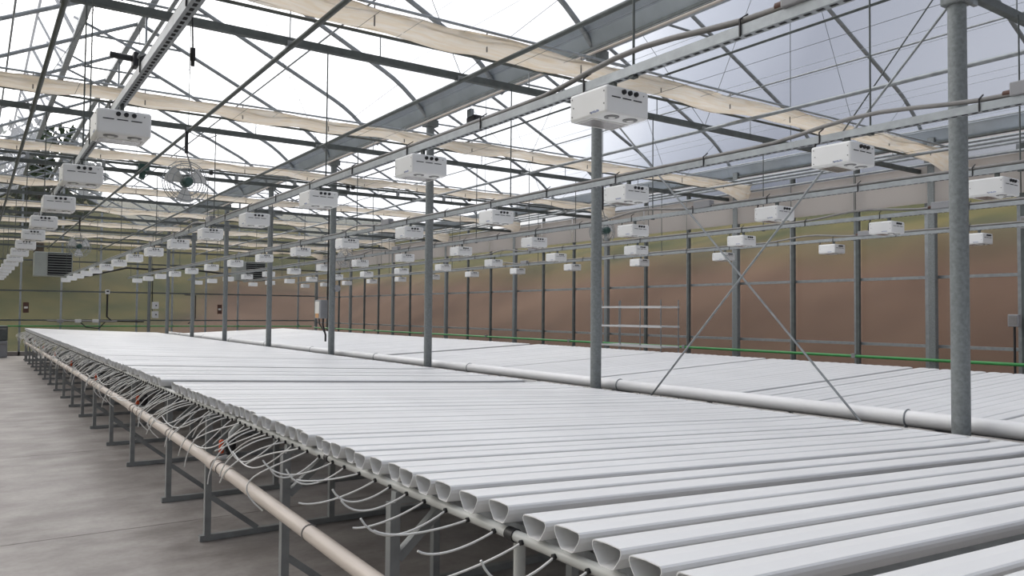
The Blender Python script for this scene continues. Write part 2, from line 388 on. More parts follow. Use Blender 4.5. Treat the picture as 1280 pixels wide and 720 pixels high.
# ---------------------------------------------------------------- roof
roof = structure('ceiling', 'double-gable greenhouse roof of translucent film over curved steel bows')
bowY = [Y0+S/2*k for k in range(0, 21)]
for rx in RIDGES:
    for y in bowY:
        if y > YE: continue
        for sgn in (-1, 1):
            pts = [(rx+sgn*d, y, zroof(d)-.035) for d in DS]
            MB().tube(pts, .03, 6).build('roof_bow', 'galv', roof)
        MB().tube([(rx-.62, y, zroof(.62)-.06), (rx+.62, y, zroof(.62)-.06)], .018, 6).build('collar_tie', 'galv', roof)
    for j in range(len(bowY)-1):
        for sgn in (-1, 1):
            vent = (rx == RIDGES[0] and sgn == -1)
            ds = [d for d in DS if not vent or d >= .89]
            vs = []; yc = (bowY[j]+bowY[j+1])/2
            for d in ds: vs += [(sgn*d, bowY[j]-yc, zroof(d)-ZR), (sgn*d, bowY[j+1]-yc, zroof(d)-ZR)]
            fs = [(2*i, 2*i+1, 2*i+3, 2*i+2) for i in range(len(ds)-1)]
            MB().poly(vs, fs, True).build('roof_pane', 'film', roof, (rx, yc, ZR))
    MB().bar((rx, Y0, ZR-.06), (rx, YE, ZR-.06), .09, .07).build('ridge_beam', 'galv', roof)
    for d in (1.75,):
        for sgn in (-1, 1):
            MB().tube([(rx+sgn*d, Y0, zroof(d)-.075), (rx+sgn*d, YE, zroof(d)-.075)], .014, 6).build('purlin', 'galv', roof)
# open ridge vent: opening curb, raised sash with its own panes, arms
MB().bar((2.07-.89, Y0, zroof(.89)-.03), (2.07-.89, YE, zroof(.89)-.03), .09, .06).build('vent_curb', 'galv', roof)
for j in range(0, len(bowY)-1, 2):
    y0, y1 = bowY[j]+.03, bowY[min(j+2, len(bowY)-1)]-.03
    yc = (y0+y1)/2; hx, hzz = 2.07-.89, zroof(.89)
    tx, tz = hx-.42, hzz+.80
    MB().poly([(0, y0-yc, 0), (0, y1-yc, 0), (tx-hx, y1-yc, tz-hzz), (tx-hx, y0-yc, tz-hzz)], [(0,1,2,3)]).build('vent_sash', 'film', roof, (hx, yc, hzz+.02))
    m = MB()
    for yy in (y0, yc, y1): m.bar((hx, yy, hzz), (tx, yy, tz), .035)
    m.bar((tx, y0, tz), (tx, y1, tz), .04); m.build('sash_frame', 'galv', roof)
    MB().bar((hx+.45, yc+.4, zroof(.45)-.02), (hx-.25, yc+.4, hzz+.5), .03).build('vent_arm', 'galv', roof)

# valley gutter over the posts and the two eave gutters
def gutter(x, label, wt=.17, wb=.07, z0=4.36, z1=4.60):
    t = .012
    prof = [(x-wt-.03, z1), (x-wt, z1), (x-wb, z0), (x+wb, z0), (x+wt, z1), (x+wt+.03, z1), (x+wt+.03, z1+.012), (x+wt-t, z1+.012), (x+wb-t, z0+t), (x-wb+t, z0+t), (x-wt+t, z1+.012), (x-wt-.03, z1+.012)]
    g = thing('gutter', label, 'gutter', (x, 13.5, z0))
    prof = [(p-x, q-z0) for p, q in prof]
    seg = [Y0+i*7.32 for i in range(5)]+[YE-.12]
    for a, b in zip(seg[:-1], seg[1:]): MB().extrude(prof, 'Y', a-13.5, b-13.5-.004).build('gutter_length', 'gutter', g)
    for y in TR_Y:
        MB().box((0, y-13.5, -.05), (.18, .16, .09)).build('saddle_bracket', 'galv_post', g)
    MB().bar((-wb-.02, Y0-13.5, -.005), (-wb-.02, YE-13.7, -.005), .05, .03).build('underside_shade_bar', 'galv_dark', g)  # dark bar added to stand in for the shaded gutter underside
    MB().tube([(-wt-.02, Y0-13.5, z1-z0+.02), (-wt-.02, YE-13.65, z1-z0+.02)], .017, 6).build('film_lock', 'galv', g)
    MB().tube([(-wb-.05, Y0-13.5, -.06), (-wb-.05, YE-13.65, -.06)], .014, 6).build('drain_line', 'beige', g)
    return g
gutter(XP, 'long galvanised valley gutter above the row of round posts')
gutter(XW-.02, 'galvanised eave gutter along the top of the right wall', .14, .06, 4.20, 4.38)
gutter(XL, 'galvanised eave gutter over the left aisle edge', .14, .06, 4.22, 4.40)

# ---------------------------------------------------------------- posts
post_me = MB().tube([(0,0,0), (0,0,4.31)], .057, 16).mesh('shaft', 'galv_post')
sleeve_me = MB().box((0,0,3.73), (.15, .15, .13), .01).mesh('clamp', 'galv_post')
plate_me = MB().box((0,0,.006), (.2, .2, .012)).mesh('base_plate', 'galv_post')
ears_me = MB().box((.15, 0, 3.78), (.22, .03, .12)).box((-.15, 0, 3.78), (.22, .03, .12)).mesh('chord_bracket', 'galv')
bolt_me = MB().tube([(0,-.085,3.75), (0,.085,3.75)], .012, 6).mesh('bolt', 'galv')
for i in range(0, 9):
    lab = 'round galvanised steel post, %s from the camera in the row between the benches' % ('nearest' if i == 0 else ORD[i]) if i < 8 else 'round galvanised post at the end wall carrying two small white boxes'
    t = thing('steel_post', lab, 'post', (XP, YP+S*i if i < 8 else YE-.25, 0), 'posts under the valley gutter')
    for n, me in (('shaft', post_me), ('clamp', sleeve_me), ('base_plate', plate_me), ('chord_bracket', ears_me), ('bolt', bolt_me)): link(n, me, t)

# ---------------------------------------------------------------- trusses at chord height
ZC = 3.787
def truss(i, y):
    lab = 'steel truss with square bottom chord, %s from the camera, spanning both bays' % ORD[i]
    t = thing('roof_truss', lab, 'truss', (XP, y, ZC), 'roof trusses')
    MB().bar((XL-XP, 0, 0), (-.06, 0, 0), .05, .06).build('bottom_chord', 'galv_dark', t)
    MB().bar((.06, 0, 0), (XW-.12-XP, 0, 0), .05, .06).build('bottom_chord', 'galv_dark', t)
    for rx in RIDGES:
        c = rx-XP
        for sgn in (-1, 1):
            q = c+sgn*1.62
            MB().tube([(q, 0, .02), (c+sgn*.62, 0, zroof(.62)-.08-ZC)], .0035, 5).build('web_rod', 'galv_dark', t)
            MB().tube([(q, 0, .02), (c+sgn*2.75, 0, zroof(2.75)-.08-ZC)], .003, 5).build('web_rod', 'galv_dark', t)
            for dd in (.8, 2.4):
                MB().tube([(c+sgn*dd, 0, .0), (c+sgn*dd, 0, .22)], .006, 5).build('curtain_hook', 'galv', t)
        MB().tube([(c, 0, .02), (c, 0, ZR-.1-ZC)], .005, 6).build('king_rod', 'galv_dark', t)
for i, y in enumerate(TR_Y):
    if i == 0: continue
    truss(i-1, y if i < 9 else YE-.25)

# long tubes at chord height along each bay
TUBES = [(.47, 'thin dark steel tube running lengthwise overhead, leftmost'), (2.07, 'steel tube running lengthwise below the left bay ridge'), (3.67, 'steel tube running lengthwise between left ridge and valley gutter'),
         (6.96, 'pale steel tube running lengthwise just right of the post row'), (8.63, 'steel tube running lengthwise below the right bay ridge'), (10.25, 'steel tube running lengthwise nearest the right wall')]
for x, lab in TUBES:
    t = thing('purlin_tube', lab, 'tube', (x, 13.5, ZC-.045), 'long overhead tubes')
    MB().tube([(0, Y0-13.5, 0), (0, YE-13.6, 0)], .021, 8).build('tube_length', 'galv_dark' if x < 5 else 'galv', t)
    for y in TR_Y[1:9]: MB().box((0, y-13.5, .02), (.06, .07, .05)).build('u_clamp', 'galv', t)

# curtain support wires
k = 0
for rx in RIDGES:
    for d in (-2.9, -2.35, -1.95, -1.25, -.8, -.4, .4, .8, 1.25, 1.95, 2.35, 2.9):
        o = MB().tube([(0, Y0, 0), (0, YE-.1, 0)], .0022, 4).build('support_wire', 'rail' if k % 3 else 'galv_dark', None, (rx+d, 0, 3.86+.04*((k*7) % 3)))
        tag(o, 'thin support wire for the shade curtains stretched along the %s bay' % ('left' if rx < 5 else 'right'), 'wire', 'curtain wires of the %s bay' % ('left' if rx < 5 else 'right')); k += 1

# ---------------------------------------------------------------- gathered shade curtains
def curtain(i, y):
    rnd = random.Random(50+i)
    x0, x1 = XL+.1, 11.62; n = 150; m = 36; vs = []; fs = []
    W = .17
    ph = rnd.uniform(0, 9)
    for a in range(n+1):
        x = x0+(x1-x0)*a/n
        sag = .010*math.sin(x*5.7+ph)+.008*math.sin(x*2.3+ph*2)
        end = max(0., (x-10.75)/.87)
        for b in range(m):
            an = 2*math.pi*b/m; cs, sn = math.cos(an), math.sin(an)
            fold = 1+.07*math.sin(3*an+x*.9+ph)+.10*math.sin(9*an+1.2*math.sin(x*1.7+ph))+.06*math.sin(13*an+2*math.sin(x*1.1))
            yy = cs*W*fold+.02*math.sin(x*3.3+ph)
            zz = sn*(.034+.010*math.sin(x*4.1+ph))*fold+(-.012*cs)
            if sn < 0: zz += sag*1.4-.014*abs(math.sin(x*3.1+ph))-end*end*.22*(-sn)
            vs.append((x-XP, yy, zz+.02*mnoise.noise((x*3, cs*3+i, sn*3))))
    for a in range(n):
        for b in range(m): fs.append((a*m+b, a*m+(b+1) % m, (a+1)*m+(b+1) % m, (a+1)*m+b))
    fs += [tuple(range(m-1, -1, -1)), tuple(n*m+b for b in range(m))]
    lab = 'gathered beige shade curtain across both bays, %s from the camera' % ('nearest' if i == 0 else ORD[i])
    t = thing('shade_curtain', lab, 'curtain', (XP, y-.5, 3.93), 'gathered shade curtains')
    MB().poly(vs, fs, True).build('cloth', 'curtain', t)
    MB().tube([(x0-XP, -.18, .055), (x1-XP, -.18, .055)], .012, 6).build('lead_edge_tube', 'rail', t)
    MB().tube([(x0-XP, .19, -.045), (x1-XP, .19, -.045)], .014, 6).build('lead_edge_tube', 'galv_dark', t)
    for c in range(12):
        MB().tube([(x0-XP+.5+c*1.05, -.1, .09), (x0-XP+.5+c*1.05, -.1, -.09)], .007, 5).build('curtain_clip', 'conduit', t)
for i in range(8): curtain(i, YP+S*(i+1) if i < 7 else YE-.7)

# ---------------------------------------------------------------- light rails
RX = [.60, 2.37, 4.22, 6.11, 8.0, 9.95]; ZRAIL = 2.66
RNAME = ['leftmost overhead rail', 'second rail from the left', 'third rail, just left of the posts', 'fourth rail, just right of the posts', 'fifth rail from the left', 'rail nearest the right wall']
FY = [(2.65, 1.80), (2.678, 1.83), (2.69, 1.868), (2.70, 1.893), (2.68, 1.915), (2.65, 1.935)]
JB = {0: [11.0], 1: [1.62, 10.0], 2: [1.66, 8.9], 3: [5.45, 12.5], 4: [4.0, 11.0], 5: [6.0, 14.0]}
def rail(ri):
    x = RX[ri]
    t = thing('light_rail', 'slotted steel strut rail carrying light boxes, %s' % RNAME[ri].replace('rail', 'one'), 'rail', (x, 13.5, ZRAIL), 'light rails')
    w, h, th = .0205, .0205, .004
    prof = [(-w,-h),(w,-h),(w,h),(w-.008,h),(w-.008,h-th),(w-th,h-th),(w-th,-h+th),(-w+th,-h+th),(-w+th,h-th),(-w+.008,h-th),(-w+.008,h),(-w,h)]
    a, b = Y0-13.5, 28.75-13.5
    n = 6
    for k in range(n): MB().extrude(prof, 'Y', a+(b-a)*k/n, a+(b-a)*(k+1)/n-.003).build('strut', 'rail', t)
    m = MB(); y = -1.0
    while y < 20:
        m.box((0, y-13.5, -h-.0006), (.014, .028, .0016)); y += .0508
    o = m.build('slots', 'slot', t); o['kind'] = 'stuff'
    for yy in TR_Y[1:8]+[28.3]:
        z1 = ZC-.03-ZRAIL
        if ri in (4,) and False: z1 = 0
        MB().tube([(0, yy-13.5-.06, -.03), (0, yy-13.5-.06, z1)], .006, 6).build('hanger_rod', 'galv_dark', t)
        MB().box((0, yy-13.5-.06, -.026), (.03, .03, .01)).build('hanger_nut', 'galv_dark', t)
    # conduit lying on the rail, humped over the boxes
    rnd = random.Random(ri); pts = []; yy = Y0
    humps = [j+.9 for j in JB[ri]]
    while yy < 28.6:
        z = .036
        for hp in humps:
            d = yy-hp
            if abs(d) < .75: z += .055*(math.cos(d/.75*math.pi)+1)/2
        pts.append((.004*math.sin(yy*2), yy-13.5, z)); yy += .18
    MB().tube(pts, .013, 7).build('conduit', 'conduit', t)
    for jy in JB[ri]:
        MB().box((0, jy-13.5, .055), (.07, .22, .07), .006).build('junction_box', 'jbox', t)
        MB().tube([(0, jy-13.5+.11, .045), (0, jy-13.5+.15, .045)], .017, 8).build('conduit_fitting', 'brown', t)
    y = 1.0
    while y < 16:
        MB().bar((-w-.004, y-13.5, -h-.004), (-w-.004, y-13.5, h+.022), .006).bar((-w-.004, y-13.5, h+.02), (w, y-13.5, h+.05), .006).build('cable_tie', 'black', t); y += .915
for i in range(6): rail(i)

# ---------------------------------------------------------------- light boxes
bw, bl, bh = .252, .258, .127
def fix_meshes():
    P = {}
    P['body'] = MB().box((0, 0, 0), (bw, bl, bh), .012).mesh('body', 'fixture')
    P['socket'] = MB().tube([(0, 0, 0), (0, -.010, 0)], [.0115, .0105], 12).tube([(0, -.010, 0), (0, -.013, 0)], .007, 10).mesh('socket', 'black')
    P['vent_slot'] = MB().box((0, 0, 0), (.050, .003, .0045)).mesh('vent_slot', 'slot')
    g = MB().tube([(0, 0, .001), (0, 0, -.003)], .034, 20)
    P['fan_grille'] = g.mesh('fan_grille', 'grille')
    P['fan_hub'] = MB().tube([(0, 0, -.003), (0, 0, -.006)], .016, 14).mesh('fan_hub', 'fixture')
    P['light_window'] = MB().box((0, 0, 0), (bw*.80, bl*.42, .003)).mesh('light_window', 'window')
    P['window_frame'] = MB().box((0, bl*.225, 0), (bw*.84, .006, .004)).box((0, -bl*.225, 0), (bw*.84, .006, .004)).box((bw*.41, 0, 0), (.006, bl*.45, .004)).box((-bw*.41, 0, 0), (.006, bl*.45, .004)).mesh('window_frame', 'fixture')
    P['hanger'] = MB().box((0, 0, .034), (.018, .03, .05)).box((0, 0, .010), (.06, .05, .004)).mesh('hanger', 'galv_dark')
    P['screw'] = MB().tube([(0, 0, 0), (-.002, 0, 0)], .0035, 6).mesh('screw', 'grille')
    m = MB(); 
    for k in range(7): m.box((0, -.028+k*.009, .0015*math.sin(k*2.2)), (.0015, .0065, .007+.003*(k % 2)))
    P['brand_print'] = m.mesh('brand_print', 'logo')
    P['indicator'] = MB().tube([(0, 0, 0), (0, -.003, 0)], .003, 8).mesh('indicator', 'grille')
    P['power_cord'] = MB().tube([(.02, bl/2, .02), (.02, bl/2+.05, -.03), (.02, bl/2+.09, 0), (.015, bl/2+.08, .07), (0, bl/2+.05, .11)], .006, 6).mesh('power_cord', 'black')
    return P
FM = fix_meshes()
def fixture(ri, i):
    x = RX[ri]; y = FY[ri][0]+FY[ri][1]*i; z = 2.53
    if y > 28.6: return
    first = 1 if ri == 0 else (1 if ri >= 4 else 0)
    n = i-first
    lab = 'white light box, %s from the camera on the %s' % ('nearest' if n == 0 else ORD[n], RNAME[ri])
    t = thing('grow_light', lab, 'light fixture', (x, y, z), 'white grow light boxes')
    link('body', FM['body'], t)
    link('hanger', FM['hanger'], t, (0, -.03, bh/2-.008))
    if i > 10: return
    for k in range(3): link('socket', FM['socket'], t, (-.028+k*.036, -bl/2, .040))
    for k in range(3): link('vent_slot', FM['vent_slot'], t, (-.072+k*.064, -bl/2-.0005, .012))
    if i > 6: return
    link('indicator', FM['indicator'], t, (.092, -bl/2, .040))
    for sx in (-1, 1):
        g = link('fan_grille', FM['fan_grille'], t, (sx*.055, -bl/2+.048, -bh/2)); link('fan_hub', FM['fan_hub'], g)
    w = link('light_window', FM['light_window'], t, (0, .045, -bh/2-.001)); link('window_frame', FM['window_frame'], w, (0, 0, -.001))
    for yy, zz in ((-.11, .035), (-.11, -.02), (.11, .04), (.11, -.04), (.10, .0), (-.02, -.045)): link('screw', FM['screw'], t, (-bw/2, yy, zz))
    link('brand_print', FM['brand_print'], t, (-bw/2-.0006, -.045, -.045))
    link('power_cord', FM['power_cord'], t)
for ri in range(6):
    for i in range(16):
        if i == 0 and ri in (0, 4, 5): continue
        fixture(ri, i)

# ---------------------------------------------------------------- benches: channels
CW, CD = .112, .063
def channel_mesh(name, x0, x1, z0, z1, droop):
    """hollow channel lying along X from x0 (height z0) to x1 (z1), open at the ends"""
    outer = [(-CW/2+.006, -.0015), (0, .0015), (CW/2-.006, -.0015), (CW/2-.001, -.006), (CW/2, -.016), (CW/2-.006, -.030), (CW/2-.026, -CD+.004), (CW/2-.034, -CD), (-CW/2+.034, -CD), (-CW/2+.026, -CD+.004), (-CW/2+.006, -.030), (-CW/2, -.016), (-CW/2+.001, -.006)]
    k = .95
    inner = [(p*.955, (q+.028)*.90-.028) for p, q in outer]
    n = len(outer); st = [0, .12, .3, .5, .7, .85, 1]; vs = []; fs = []
    for s_ in st:
        x = x0+(x1-x0)*s_; z = z0+(z1-z0)*s_-.003*math.sin(math.pi*min(1, s_))+droop*max(0, s_-.85)
        for prof in (outer, inner):
            for p, q in prof: vs.append((x, p, z+q))
    for a in range(len(st)-1):
        for b in range(n):
            c = (b+1) % n; o = a*2*n; w = (a+1)*2*n
            fs.append((o+b, w+b, w+c, o+c)); fs.append((o+n+c, w+n+c, w+n+b, o+n+b))
    for o, fl in ((0, 0), ((len(st)-1)*2*n, 1)):
        for b in range(n):
            c = (b+1) % n; q = (o+b, o+c, o+n+c, o+n+b); fs.append(q if not fl else q[::-1])
    m = MB().poly(vs, fs, False)
    return m.mesh(name, 'pvc')
ch1 = channel_mesh('near_channel', 0, 3.83, 0, -.170, .05)
ch2 = channel_mesh('far_channel', 0, 3.35, 0, .150, 0)
near = [1.19, 1.335, 1.483, 1.659, 1.805, 2.004, 2.159, 2.345, 2.459, 2.606, 2.719, 2.89, 3.021, 3.171]
rnd = random.Random(4)
ysA = [.20+.15*k for k in range(6)]+near
y = ysA[-1]; gaps = [(3.55, .04), (6.93, .34), (7.9, .06), (8.5, .05), (9.2, .14), (11.5, .06)]
while y < 29.1:
    r = rnd.random()
    y += rnd.uniform(.1135, .1165) if r < .90 else rnd.uniform(.120, .138)
    if gaps and y > gaps[0][0]: y += gaps.pop(0)[1]
    ysA.append(y)
vis = 0; restA = MB()
for y in ysA:
    if y > 20:
        dz = rnd.uniform(-.003, .003)
        restA.poly([(v.co.x+1.353, v.co.y+y+.045, v.co.z+1.0+dz) for v in ch1.vertices], [tuple(p.vertices) for p in ch1.polygons]); continue
    o = link('growing_channel', ch1, None, (1.353+rnd.uniform(-.012, .012), y+CW/2*0+.045, 1.0+rnd.uniform(-.003, .003)), rnd.uniform(-.0012, .0012))
    if y > 1.1 and vis < 14:
        lab = 'open-ended white growing channel on the near bench, %s visible from the camera' % ('nearest one' if vis == 0 else ORD[vis]); vis += 1
    else: lab = 'slim white growing channel lying flat on the near bench'
    tag(o, lab, 'channel', 'channels on the near bench')
tag(restA.build('growing_channels', 'pvc'), 'many slim white channels filling the distant part of the near bench', 'channels', None, 'stuff')
# far bench: about a hundred single channels, the rest joined
ysB = []; y = .2
while y < 27.4:
    y += rnd.uniform(.114, .121) if rnd.random() < .9 else rnd.uniform(.13, .15)
    for g in (4.9, 6.95, 8.9, 12.35):
        if abs(y-g) < .06: y += .25 if g > 12 else .07
    ysB.append(y)
rest = MB(); cnt = 0; me2 = ch2
for y in ysB:
    if 2.0 < y and cnt < 128:
        cnt += 1
        tag(link('growing_channel', ch2, None, (5.70, y, .85+rnd.uniform(-.002, .002))), 'slim white growing channel lying flat on the far bench', 'channel', 'channels on the far bench')
    else:
        dz = rnd.uniform(-.002, .002)
        rest.poly([(v.co.x+5.70, v.co.y+y, v.co.z+.85+dz) for v in me2.vertices], [tuple(p.vertices) for p in me2.polygons])
o = rest.build('growing_channels', 'pvc'); tag(o, 'many slim white channels filling the distant part of the far bench', 'channels', None, 'stuff')

# bench frames
def zb1(x): return 1.0-.0445*(x-1.353)-CD-.007
def frame(y, label, xs_, zb, sgn=1, brace=True):
    x0, x1 = xs_[0], xs_[-1]
    t = thing('bench_frame', label, 'bench frame', (x0, y, 0), 'bench support frames')
    MB().bar((-.05*sgn, 0, .022), (x1-x0+.05*sgn, 0, .022), .045, .04).build('foot_bar', 'bench', t)
    for x in xs_:
        MB().box((x-x0, 0, (zb(x)-.08)/2+.02), (.042, .042, zb(x)-.08-.04)).build('leg', 'bench', t)
    MB().bar((0, 0, zb(x0)-.062), (x1-x0, 0, zb(x1)-.062), .04, .045).build('top_bar', 'bench', t)
    if brace:
        MB().bar((.02*sgn, 0, .30), (.34*sgn, 0, .045), .035).build('brace', 'bench', t)
        MB().bar((.02*sgn, 0, zb(x0)-.30), (.30*sgn, 0, zb(x0)-.05), .035).build('brace', 'bench', t)
        MB().bar((x1-x0-.02*sgn, 0, .30), (x1-x0-.34*sgn, 0, .045), .035).build('brace', 'bench', t)
FYS = [-.3, 1.28, 2.80, 4.08, 5.70, 7.02, 8.82, 10.3, 11.85, 13.25, 14.7, 16.2, 17.7, 19.2, 20.7, 22.2, 23.7, 25.2, 26.7, 28.2, 28.95]
for k, y in enumerate(FYS):
    frame(y, 'grey steel frame under the near bench, %s from the camera' % ORD[k], [1.37, 2.27, 3.2, 4.1, 5.02], zb1)
for k in range(9):
    frame(-.5+3.5*k, 'grey steel frame under the far bench, %s from the camera' % ORD[k], [8.98, 7.4, 5.85], lambda x: .85+.0448*(x-5.7)-CD-.007, -1, False)
for x, lab in ((1.46, 'steel beam under the channel ends along the aisle side'), (3.2, 'steel beam under the middle of the near bench'), (5.0, 'steel beam under the drain side of the near bench')):
    o = MB().bar((0, -1.4, 0), (0, 29.2, 0), .045, .035).build('bench_beam', 'galv', None, (x, 0, zb1(x)-.019)); tag(o, lab, 'beam')
for x, lab in ((5.9, 'steel beam under the drain side of the far bench'), (8.9, 'steel beam under the wall side of the far bench')):
    o = MB().bar((0, -1.2, 0), (0, 27.6, 0), .045, .035).build('bench_beam', 'galv', None, (x, 0, .85+.0448*(x-5.7)-CD-.026)); tag(o, lab, 'beam')

# ---------------------------------------------------------------- feed manifold with its tubes
XM, ZM, RM = 1.392, .905, .0175
secs = [-1.0]+[2.015+1.52*k for k in range(18)]+[29.2]
rt = random.Random(21)
def feed_tube(t, y, yc, near_):
    s = Vector((XM-RM, y, ZM-.004))
    style = rt.random()
    if y < 3.7:          # sweeps out sideways with a shallow droop
        L = rt.uniform(.20, .36); dz = rt.uniform(-.10, -.03); D = Vector((-.82, .40+rt.uniform(-.25, .25), 0))
        c = [s, s+D*L*.35+Vector((0, 0, dz*.9)), s+D*L*.8+Vector((0, 0, dz*1.5)), s+D*L+Vector((0, 0, dz*rt.uniform(-.2, 1.9)))]
    elif style < .42:    # slants down and stops above the beige main
        dy = rt.uniform(.05, .42); ex = rt.uniform(-.22, -.10); ez = rt.uniform(-.20, -.11); k = rt.uniform(.2, .7)
        c = [s, s+Vector((-.05, dy*.15, -.03)), s+Vector((ex*.6, dy*.5, ez*k)), s+Vector((ex, dy, ez))]
    elif style < .72:    # hangs out over the beige main
        dy = rt.uniform(-.08, .34); ex = rt.uniform(-.28, -.225); ez = rt.uniform(-.34, -.14)
        c = [s, s+Vector((-.10, dy*.1, -.01)), s+Vector((ex, dy*.45, ez*.35)), s+Vector((ex, dy, ez))]
    elif style < .90:    # droops and sweeps up along the bench
        dy = rt.uniform(.25, .45); ex = rt.uniform(-.24, -.14)
        c = [s, s+Vector((-.14, .05, -.13)), s+Vector((ex, dy*.6, -.19)), s+Vector((ex-.04, dy, rt.uniform(-.16, -.02)))]
    else:                # curls back down
        dy = rt.uniform(.1, .3)
        c = [s, s+Vector((-.18, .10, -.10)), s+Vector((-.34, dy, -.14)), s+Vector((-.17, dy*.6, -.30))]
    n = 12 if near_ else 7; pts = []
    for i in range(n+1):
        u = i/n; v = 1-u
        p = c[0]*v**3+c[1]*3*u*v*v+c[2]*3*u*u*v+c[3]*u**3
        pts.append(p-Vector((XM, yc, ZM)))
    o = MB().tube(pts, .0038, 7 if near_ else 5).build('feed_tube', 'tube', t)
    g = MB().tube([(-RM+.002, y-yc, -.004), (-RM-.008, y-yc, -.004)], .0085, 8).build('grommet', 'black', t)
ntube = 0
for k in range(len(secs)-1):
    a, b = secs[k]+.02, secs[k+1]-.02; yc = (a+b)/2
    lab = 'white feed manifold pipe trailing thin loose tubes, %s length from the camera' % ORD[k]
    t = thing('feed_manifold', lab, 'manifold', (XM, yc, ZM), 'feed manifold lengths')
    MB().tube([(0, a-yc, 0), (0, b-yc, 0)], RM, 12).build('pipe', 'manifold', t)
    MB().tube([(0, b-yc-.005, 0), (0, b-yc+.036, 0)], RM+.004, 12).build('rubber_coupler', 'black', t)
    y = a+.05
    while y < b-.03:
        if y > 1.2:
            feed_tube(t, y, yc, y < 12); ntube += 1
        y += rt.uniform(.135, .165) if y < 3.7 else rt.uniform(.10, .125)
# hand-placed tubes near the camera (curling ends)
# beige supply main with risers and valves
XB, ZB = 1.24, .0
def zmain(y):
    P = [(-2, .50), (1, .565), (2.74, .603), (4.6, .648), (8.3, .690), (26.6, .645)]
    for (a, za), (b, zb_) in zip(P[:-1], P[1:]):
        if y <= b: return za+(zb_-za)*(y-a)/(b-a)
    return .645
sm = thing('supply_main', 'long beige plastic water main running along the bench legs', 'pipe', (XB, 13.5, ZB))
segs = [-1.2+2.95*k for k in range(9)]+[26.5]
for a, b in zip(segs[:-1], segs[1:]):
    MB().tube([(0, a+(b-a)*q/4-13.5, zmain(a+(b-a)*q/4)) for q in range(5)], .034, 14).build('pipe_length', 'beige', sm)
    MB().tube([(0, b-13.5-.05, zmain(b-.05)), (0, b-13.5+.05, zmain(b+.05))], .039, 14).build('coupling', 'beige', sm)
y = .4
while y < 26:
    MB().ring((0, y-13.5, zmain(y)), (0,1,0), .035, .004, 18, 5).build('pipe_clamp', 'conduit', sm); y += 1.48
for k in range(9):
    y = 2.015+3.0*k
    lab = 'feed riser with black valve and orange-red handle, %s from the camera' % ('nearest' if k == 0 else ORD[k])
    t = thing('valve_riser', lab, 'valve', (XM, y, ZM), 'riser valves')
    zt = -RM
    if k == 0:
        MB().tube([(.03, 0, zt), (.03, 0, -.50)], .019, 12).build('riser_pipe', 'manifold', t)
        MB().tube([(.03, 0, -.50), (-.06, 0, -.56), (-.10, 0, -.75)], .019, 12).build('lower_elbow', 'manifold', t)
        continue
    zm = zmain(y)-ZM; o_ = -.055
    MB().tube([(0, 0, zt), (o_*.6, 0, -.05), (o_, 0, -.075), (o_, 0, -.10)], .017, 12).build('riser_pipe', 'manifold', t)
    v = MB().tube([(o_, 0, -.10), (o_, 0, -.12), (o_, 0, -.121), (o_, 0, -.185), (o_, 0, -.186), (o_, 0, -.205)], [.026, .026, .031, .031, .026, .026], 14).build('valve_body', 'black', t)
    MB().tube([(o_-.025, 0, -.152), (o_-.045, 0, -.152)], .016, 10).build('valve_stem', 'black', v)
    MB().box((o_-.056, 0, -.152), (.026, .036, .085), .008).build('valve_handle', 'red', v)
    MB().tube([(o_, 0, -.205), (o_-.02, 0, -.22), (XB-XM+.01, 0, zm+.02)], .018, 12).build('lower_pipe', 'manifold', t)
    MB().tube([(XB-XM, -.06, zm), (XB-XM, .06, zm)], .041, 14).build('tee', 'beige', t)

# ---------------------------------------------------------------- drain trough and white collector pipe by the posts
t = thing('drain_trough', 'shallow grey drain trough with white rim under the channel ends', 'trough', (5.23, 13.5, .78))
MB().bar((-.035, -15, .045), (-.035, 15.6, .045), .008, .03).build('rim', 'pvc_pipe', t)
MB().bar((-.035, -15, -.01), (-.035, 15.6, -.01), .008, .08).build('side', 'black', t)
MB().bar((.0, -15, -.055), (.0, 15.6, -.055), .09, .008).build('trough_floor', 'pvc_grey', t)
t2 = thing('under_pipe_strip', 'long grey board edge below the white collector pipe', 'strip', (5.475, 13.5, .70))  # plain grey strip filling the band below the pipe
MB().bar((0, -15, 0), (0, 15.6, 0), .02, .15).build('strip', 'pvc_grey', t2)
MB().bar((0, -15, .08), (0, 15.6, .08), .022, .01).build('strip_edge', 'black', t2)
def zpipe(y): return .862-.0018*(y-2)
t = thing('collector_pipe', 'fat white drain pipe lying between the two benches', 'pipe', (5.57, 13.5, 0))
seg = [-1.4, 3.05, 6.1, 9.1, 12.1, 15.1, 18.1, 21.1, 24.1, 27.1, 29.0]
for a, b in zip(seg[:-1], seg[1:]):
    MB().tube([(0, a-13.5, zpipe(a)), (0, b-13.5, zpipe(b))], .057, 18).build('pipe_length', 'pvc_pipe', t)
    if b < 29: 
        MB().ring((0, b-13.5, zpipe(b)), (0,1,0), .059, .006, 22, 6).build('pipe_strap', 'galv', t)
        MB().bar((-.03, b-13.5, zpipe(b)-.05), (-.03, b-13.5, .04), .04, .006).build('pipe_stand', 'galv', t)

